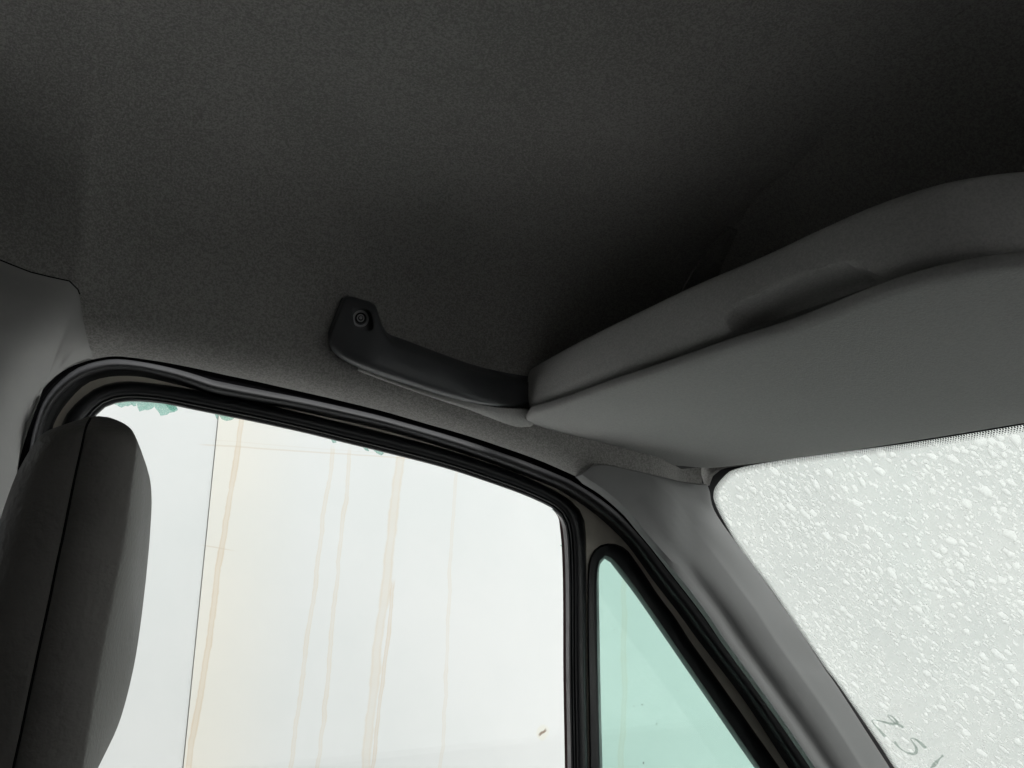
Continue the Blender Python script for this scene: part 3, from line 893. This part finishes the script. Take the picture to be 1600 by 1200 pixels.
# recess for the screw, cut into the mount
rc = [(550.5, 481), (577, 485.5), (584, 512), (577.5, 517), (556, 511)]
def prism(px, in0, in1):
    bm = bmesh.new()
    A = [on_wall(p, in0) for p in px]; B = [on_wall(p, in1) for p in px]
    va, vb = [bm.verts.new(tuple(p)) for p in A], [bm.verts.new(tuple(p)) for p in B]
    n = len(px)
    bm.faces.new(va); bm.faces.new(vb[::-1])
    for k in range(n): bm.faces.new((va[k], vb[k], vb[(k + 1) % n], va[(k + 1) % n]))
    bmesh.ops.recalc_face_normals(bm, faces=bm.faces[:])
    return bm
bm = prism(dense(rc + [rc[0]], 24)[:-1], 0.016, 0.08)
cm = bpy.data.meshes.new('cutter'); bm.to_mesh(cm); bm.free()
cut = bpy.data.objects.new('cutter', cm); COL.objects.link(cut)
bo = hb.modifiers.new('cut', 'BOOLEAN'); bo.operation = 'DIFFERENCE'; bo.object = cut; bo.solver = 'EXACT'
dg = bpy.context.evaluated_depsgraph_get()
nm = bpy.data.meshes.new_from_object(hb.evaluated_get(dg))
hb.modifiers.clear(); hb.data = nm; nm.name = 'handle_bar'
bpy.data.objects.remove(cut)
nm.set_sharp_from_angle(angle=math.radians(38))
def disc(name, cpx, rpx, h0, h1, mat, parent, hole=0.0, n=28):
    c = np.array(cpx); G = []
    ring = [(hole, h0), (hole, h1), (rpx * 0.90 if hole else rpx * .8, h1), (rpx, (h1 + h0 * 0.4) / 1.4), (rpx, h0)]
    if not hole: ring = [(0.01, h1 + .0004)] + ring[2:]
    for r_, h in ring:
        G.append([on_wall((c[0] + r_ * math.cos(2 * math.pi * k / n), c[1] + 1.04 * r_ * math.sin(2 * math.pi * k / n)), h) for k in range(n)])
    return adopt(grid_obj(name, G, mat, closed_v=True, autosmooth=40), parent)
screw = disc('screw', (563.5, 497), 8.4, 0.015, 0.0185, M['recess'], handle)
disc('screw_washer', (563.5, 498), 13.0, 0.0145, 0.0175, M['metal'], handle, hole=9.6)
disc('screw_collar', (563.5, 497), 6.0, 0.0180, 0.0200, M['metal'], handle, hole=4.0)
disc('screw_pin', (563.8, 496.5), 2.6, 0.0180, 0.0205, M['metal'], handle)

# ------------------------------------------------------------------ seat
seat = empty('seat', (-0.12, 0.56, 0.80))
tag(seat, 'tall black vinyl seat with a stitched side seam beside the broken window', 'seat')
YN = 0.42
lev = [  # y pixel on the near side, front x, back x, seam x
    (638.5, 150, 138, 144), (640, 165, 118, 139), (645, 180, 98, 138), (654, 194, 74, 136), (664, 203, 58, 134), (676, 209.5, 44, 132), (692, 213.5, 30, 129), (715, 212, 14, 124), (746, 208, -4, 117), (790, 202, -22, 108), (842, 195.5, -40, 97.5), (885, 187.5, -52, 88), (929, 179, -62, 79), (980, 169, -72, 68), (1035, 158.5, -80, 56), (1090, 149, -86, 44), (1142, 140, -92, 33), (1200, 130, -98, 20), (1300, 112, -110, 0), (1500, 70, -140, -40), (1800, 10, -190, -90)]
la = np.stack([dense([(l[0], l[k]) for l in lev], 500) for k in (1, 2, 3)], 0)
def lv(y, k): return np.interp(y, la[k - 1][:, 0], la[k - 1][:, 1])
ysamp = np.concatenate([np.linspace(638.6, 660, 14), np.linspace(662, 720, 18), np.linspace(726, 1200, 60), np.linspace(1215, 1800, 24)])
sil = dense([(640, 150), (654, 194), (676, 209), (692, 214.5), (709, 222), (736, 232.5), (770, 237), (813, 236), (910, 227.5), (1021, 213), (1089, 198.5), (1137, 184), (1176, 166), (1200, 150), (1230, 132), (1300, 100), (1500, 60), (1800, 0)], 600)
def project(P):
    d = np.asarray(P) - CAM; w = np.dot(d, FW)
    return 800 + FPX * np.dot(d, RT) / w, 600 - FPX * np.dot(d, UP) / w
SR = []; seam_path = []
bul_raw = []
for yy in ysamp:
    Pf = on_y((lv(yy, 1), yy), YN)
    yp_ = project((Pf[0], YN + 0.10, Pf[2]))[1]
    tgt = on_y((np.interp(yp_, sil[:, 0], sil[:, 1]), yp_), YN + 0.10)
    bul_raw.append(max(tgt[0] - Pf[0], 0.0) * sm(640, 705, yy))
bul_raw = np.array(bul_raw)
ygrid = np.linspace(ysamp[0], ysamp[-1], 1200)
bgrid = np.interp(ygrid, ysamp, bul_raw)
ker = np.hanning(61); ker /= ker.sum()
bgrid = np.convolve(np.pad(bgrid, 30, mode='edge'), ker, mode='valid')
for yy in ysamp:
    xf, xb, xsm = (lv(yy, k) for k in (1, 2, 3))
    Pf, Pb, Pm = on_y((xf, yy), YN), on_y((xb, yy), YN), on_y((xsm, yy), YN)
    z = Pf[2]; d = Pf[0] - Pb[0]
    top = sm(638, 700, yy)
    wy = 0.27 * (0.62 + 0.38 * top) ; yn = YN + 0.020 * (1 - top) ** 2
    # front bulge chosen so that the strip seen past the near edge has the traced width
    bul = np.interp(yy, ygrid, bgrid)
    X = lambda f: Pf[0] + (Pb[0] - Pf[0]) * f
    fm = (Pf[0] - Pm[0]) / max(d, 1e-6)
    ring = []
    ring.append((X(0), yn + .001)); ring.append((X(0) + bul * .12, yn + .006)); ring.append((X(0) + bul * 0.5, yn + .035 * top + .005)); ring.append((X(0) + bul * .86, yn + .07 * top + .008))
    ring.append((X(0) + bul, yn + .10 * top + .02 * (1 - top))); ring.append((X(0) + bul * .95, yn + .14 * top + .03 * (1 - top))); ring.append((X(0) + bul * .5, yn + wy * .86)); ring.append((X(0) - d * .05, yn + wy))
    ring.append((X(.5), yn + wy)); ring.append((X(.9), yn + wy * .85)); ring.append((X(1.0) , yn + wy * .5)); ring.append((X(1.0), yn + wy * .22)); ring.append((X(.93), yn + .022))
    ring.append((X(fm + (0.93 - fm) * .66), yn + .010)); ring.append((X(fm + (0.93 - fm) * .33), yn + .003)); ring.append((X(fm + .04), yn + .0006)); ring.append((X(fm + 0.012), yn + .0004)); ring.append((X(fm), yn + .0022)); ring.append((X(fm - 0.012), yn + .0003))
    ring.append((X(fm * .7), yn - .0035 * top)); ring.append((X(fm * .35), yn - .004 * top)); ring.append((X(0.03), yn - .001)); ring.append((X(0.008), yn - .0003))
    SR.append([(x, y, z) for x, y in ring])
    seam_path.append((X(fm), yn + .0012, z))
hr = adopt(grid_obj('backrest', SR, M['seat'], closed_v=True, cap=True, flip=True), seat)
bm = bmesh.new(); bm.from_mesh(hr.data); bmesh.ops.recalc_face_normals(bm, faces=bm.faces[:]); bm.to_mesh(hr.data); bm.free()
for p in hr.data.polygons: p.use_smooth = True
hr.data.set_sharp_from_angle(angle=math.radians(50))
tube_o = adopt(tube('side_seam', seam_path[5:100], 0.0008, M['thread'], sides=6), hr)
tube_o.matrix_parent_inverse = Matrix.Identity(4)
zbt = SR[-1][0][2]
adopt(box('lower_back', (-0.36, 0.36, 1.22), (-0.12, 0.76, zbt + 0.02), M['seat'], bevel=0.05), seat)
adopt(box('cushion', (-0.34, 0.34, 1.08), (0.26, 0.78, 1.25), M['seat'], bevel=0.05), seat)
adopt(box('seat_base', (-0.26, 0.40, 0.80), (0.16, 0.72, 1.08), M['dark'], bevel=0.01), seat)

# ------------------------------------------------------------------ rest of the cab (outside the frame, closes the space)
dash = box('dashboard', (1.00, -1.0, 0.80), (1.72, 0.93, 1.42), M['dark'], bevel=0.06)
tag(dash, kind='structure')
rw = mesh_obj('cab_wall', [], [], M['cabgrey'], smooth=False)
bm = bmesh.new()
lo = [(-0.62, 0.8), (1.55, 0.8), (1.3, 1.40), (0.74, 2.05), (0.74, 2.36), (-0.62, 2.36)]
ho = [(0.16, 1.45), (0.85, 1.45), (0.60, 1.83), (0.54, 1.87), (0.20, 1.89), (0.16, 1.86)]
for loop in (lo, ho):
    vs = [bm.verts.new((x, -1.0, z)) for x, z in loop]
    for i in range(len(vs)): bm.edges.new((vs[i], vs[(i + 1) % len(vs)]))
bmesh.ops.triangle_fill(bm, edges=bm.edges[:], use_beauty=True)
r = bmesh.ops.extrude_face_region(bm, geom=bm.faces[:])
bmesh.ops.translate(bm, verts=[g for g in r['geom'] if isinstance(g, bmesh.types.BMVert)], vec=(0, -0.04, 0))
bmesh.ops.recalc_face_normals(bm, faces=bm.faces[:]); bm.to_mesh(rw.data); bm.free()
tag(rw, kind='structure')
sill = box('door_sill', (-0.62, -1.06, 0.60), (1.50, -0.98, 0.86), M['cabgrey'], bevel=0.02)
tag(sill, kind='structure')

bay = box('load_bay', (-4.2, -1.0, 0.45), (-0.70, 0.97, 2.75), M['white_paint'], bevel=0.08)
tag(bay, kind='structure')

# ------------------------------------------------------------------ white panelled wall outside
wall = empty('panel_wall', (0.4, Y_WALL + 0.05, 0))
tag(wall, 'white painted metal panel wall with rust streaks outside the door window', 'wall')
def wpt(p): q = on_y(p, Y_WALL); return q[0], q[2]
def wall_mat():
    t = NT('stained_white_panel'); p = t.pos()
    sep = t.new('ShaderNodeSeparateXYZ'); t.l.new(p, sep.inputs[0])
    x, z = sep.outputs['X'], sep.outputs['Z']
    n_big = t.noise(1.2, 5, 0.6, p)
    col = t.mix(t.smooth(n_big, 0.3, 0.7), rgb(0.585, 0.615, 0.598), rgb(0.625, 0.645, 0.628))
    cw = t.new('ShaderNodeCombineXYZ'); t.l.new(z, cw.inputs[0])
    def streak(pa, pb, width, strength, seed, color, ztop, wig=0.012, soft=1.0):
        nonlocal col
        (xa, za), (xb, zb_) = wpt(pa), wpt(pb)
        k = (xa - xb) / (za - zb_)
        c2 = t.new('ShaderNodeCombineXYZ'); t.l.new(z, c2.inputs[0]); c2.inputs[1].default_value = seed * 3.7
        w1 = t.noise(5.0, 5, 0.55, c2.outputs[0])
        c3 = t.new('ShaderNodeCombineXYZ'); t.l.new(z, c3.inputs[0]); c3.inputs[1].default_value = seed * 9.1
        w2 = t.noise(9.0, 3, 0.6, c3.outputs[0])
        line = t.math('ADD', t.math('MULTIPLY', t.math('SUBTRACT', z, za), k), xa)
        line = t.math('ADD', line, t.math('MULTIPLY', t.math('SUBTRACT', w1, 0.5), wig * 4))
        d = t.math('ABSOLUTE', t.math('SUBTRACT', x, line))
        wd = t.math('MULTIPLY', width, t.math('ADD', 0.45, t.math('MULTIPLY', w2, 1.1)))
        body = t.smooth(d, t.math('MULTIPLY', wd, 0.55), t.math('MULTIPLY', wd, 1.25), 1.0, 0.0)
        rim = t.math('MULTIPLY', t.smooth(d, t.math('MULTIPLY', wd, 0.4), wd, 0.0, 1.0), body)
        m = t.math('ADD', t.math('MULTIPLY', body, 0.6), t.math('MULTIPLY', rim, 1.0))
        zt = t.smooth(z, ztop - 0.01, ztop + 0.03, 1.0, 0.0)
        m = t.math('MULTIPLY', t.math('MULTIPLY', m, zt), t.math('MULTIPLY', strength, t.math('ADD', 0.5, w2)), clamp=True)
        col = t.mix(m, col, color)
    rust = rgb(0.52, 0.40, 0.25); pale = rgb(0.56, 0.48, 0.35)
    sx0 = wpt((340, 655)); sx1 = wpt((285, 1195))
    # warm wash beside the joint
    ks = (sx0[0] - sx1[0]) / (sx0[1] - sx1[1])
    dj = t.math('SUBTRACT', x, t.math('ADD', t.math('MULTIPLY', t.math('SUBTRACT', z, sx0[1]), ks), sx0[0]))
    wash = t.math('MULTIPLY', t.smooth(dj, 0.0, 0.34, 1.0, 0.0), t.math('GREATER_THAN', dj, 0.0))
    col = t.mix(t.math('MULTIPLY', t.math('MULTIPLY', wash, 0.30), t.math('ADD', 0.5, n_big)), col, rgb(0.74, 0.67, 0.50))
    streak((377, 657), (296, 1190), 0.0085, 0.50, 1, rust, 9.0, 0.008)
    streak((517, 700), (452, 1190), 0.0065, 0.42, 2, pale, wpt((517, 706))[1])
    streak((543, 705), (493, 1190), 0.0065, 0.42, 3, pale, wpt((543, 710))[1])
    streak((621, 712), (566, 1195), 0.016, 0.45, 4, pale, wpt((621, 716))[1], 0.010)
    streak((612, 905), (578, 1195), 0.006, 0.45, 8, rust, wpt((600, 915))[1], 0.008)
    streak((706, 760), (683, 1190), 0.006, 0.30, 5, pale, 9.0)
    streak((968, 930), (966, 1195), 0.012, 0.35, 6, pale, 9.0)
    # long fine scratch
    def scratch(pa, pb, w, s):
        nonlocal col
        (xa, za), (xb, zb_) = wpt(pa), wpt(pb); k = (zb_ - za) / (xb - xa)
        nz = t.noise(3, 4, 0.6, p)
        line = t.math('ADD', t.math('ADD', t.math('MULTIPLY', t.math('SUBTRACT', x, xa), k), za), t.math('MULTIPLY', t.math('SUBTRACT', nz, .5), .012))
        d = t.math('ABSOLUTE', t.math('SUBTRACT', z, line))
        m = t.smooth(d, w * .4, w, s, 0.0)
        m = t.math('MULTIPLY', m, t.smooth(x, xa - .02, xa + .02)); m = t.math('MULTIPLY', m, t.smooth(x, xb - .03, xb + .03, 1.0, 0.0))
        col = t.mix(m, col, rgb(0.52, 0.46, 0.36))
    scratch((315, 697), (660, 719), 0.0035, 0.40)
    scratch((330, 690), (620, 712), 0.0022, 0.16)
    scratch((318, 853), (358, 860), 0.0028, 0.45)
    # rust bruise
    bx, bz = wpt((841, 1142))
    dx, dz = t.math('SUBTRACT', x, bx), t.math('SUBTRACT', z, bz)
    dd = t.math('SQRT', t.math('ADD', t.math('MULTIPLY', dx, dx), t.math('MULTIPLY', dz, dz)))
    dd = t.math('ADD', dd, t.math('MULTIPLY', t.math('SUBTRACT', t.noise(40, 4, .6, p), .5), .016))
    col = t.mix(t.smooth(dd, 0.020, 0.030, 0.35, 0.0), col, rgb(0.62, 0.60, 0.46))
    # diagonal scar
    du = t.math('ADD', t.math('MULTIPLY', dx, 0.86), t.math('MULTIPLY', dz, 0.5)); dw = t.math('SUBTRACT', t.math('MULTIPLY', dz, 0.86), t.math('MULTIPLY', dx, 0.5))
    dw = t.math('ABSOLUTE', t.math('ADD', dw, t.math('MULTIPLY', t.math('SUBTRACT', t.noise(60, 3, .6, p), .5), .012)))
    scar = t.math('MULTIPLY', t.smooth(dw, 0.002, 0.006, 1.0, 0.0), t.smooth(t.math('ABSOLUTE', du), 0.010, 0.022, 1.0, 0.0))
    col = t.mix(t.math('MULTIPLY', scar, 0.85), col, rgb(0.16, 0.10, 0.06))
    h = t.noise(14, 4, 0.6, p)
    return t.done(t.principled(col, 0.5, t.bump(h, 0.15, 0.002), spec=0.3))
M['wall'] = wall_mat()
sj0, sj1 = wpt((339, 660)), wpt((285, 1195))
kj = (sj0[0] - sj1[0]) / (sj0[1] - sj1[1])
def jx(z): return sj0[0] + (z - sj0[1]) * kj
ZT, ZBt = 3.5, 0.0
def wpanel(xa0, xa1, xb0, xb1, name='wall_panel', yo=0.0):
    # xa*: bottom, xb*: top; lower fold turns slightly inwards
    rows = []
    zs = [0.0, 0.8, 1.0] + list(np.linspace(1.20, 1.40, 12)) + [2.0, 2.8, ZT]
    zf = CAM[2] - 0.545
    for z in zs:
        f = z / ZT
        l, r_ = xa0 + (xb0 - xa0) * f, xa1 + (xb1 - xa1) * f
        dy = 0.10 * max(0.0, (zf - z)) if z < zf else 0.0
        rows.append([(l + (r_ - l) * u, Y_WALL + yo + dy, z) for u in np.linspace(0, 1, 9)])
    return adopt(grid_obj(name, rows, M['wall'], solid=0.03, offset=1.0, smooth=False), wall)
jb, jt = jx(0.0), jx(ZT)
wpanel(-2.2, jb - 0.001, -2.2, jt - 0.001)
wpanel(jb + 0.0012, 2.6, jt + 0.0012, 2.6, yo=-0.003)
wpanel(2.602, 5.2, 2.602, 5.2)
wpanel(5.202, 7.8, 5.202, 7.8)
# joint: dark gap backing and bright folded edge
g = [[(jx(z) - 0.02, Y_WALL + 0.012, z), (jx(z) + 0.02, Y_WALL + 0.012, z)] for z in (1.3, ZT)]
adopt(grid_obj('joint_backing', g, M['chrome'], smooth=False, solid=0.004), wall)
g = [[(jx(z) + 0.004 + dx_, Y_WALL - .004 + dy_, z) for dx_, dy_ in ((-.002, .004), (-.002, -.002), (.002, -.003), (.007, .0005))] for z in (1.3, ZT)]
adopt(grid_obj('folded_edge', g, M['white_paint'], smooth=False, solid=0.001), wall)
# tiny illegible stencil: three short rows of marks
for r_, (xa, xb, y) in enumerate(((256, 268, 687.5), (255, 266, 691.5), (254.5, 266, 696.5))):
    x = xa
    while x < xb:
        w = random.uniform(0.8, 2.2)
        pts = [(x, y - random.uniform(.5, 1.0)), (x + w, y - random.uniform(.6, 1.2)), (x + w, y + random.uniform(.4, .9)), (x, y + random.uniform(.2, .8))]
        v = [on_y(q, Y_WALL - 0.001) for q in pts]
        adopt(mesh_obj('stencil_mark', v, [(0, 1, 2, 3)], M['ink'], smooth=False, solid=0.0004), wall)
        x += w + random.uniform(.3, 1.0)
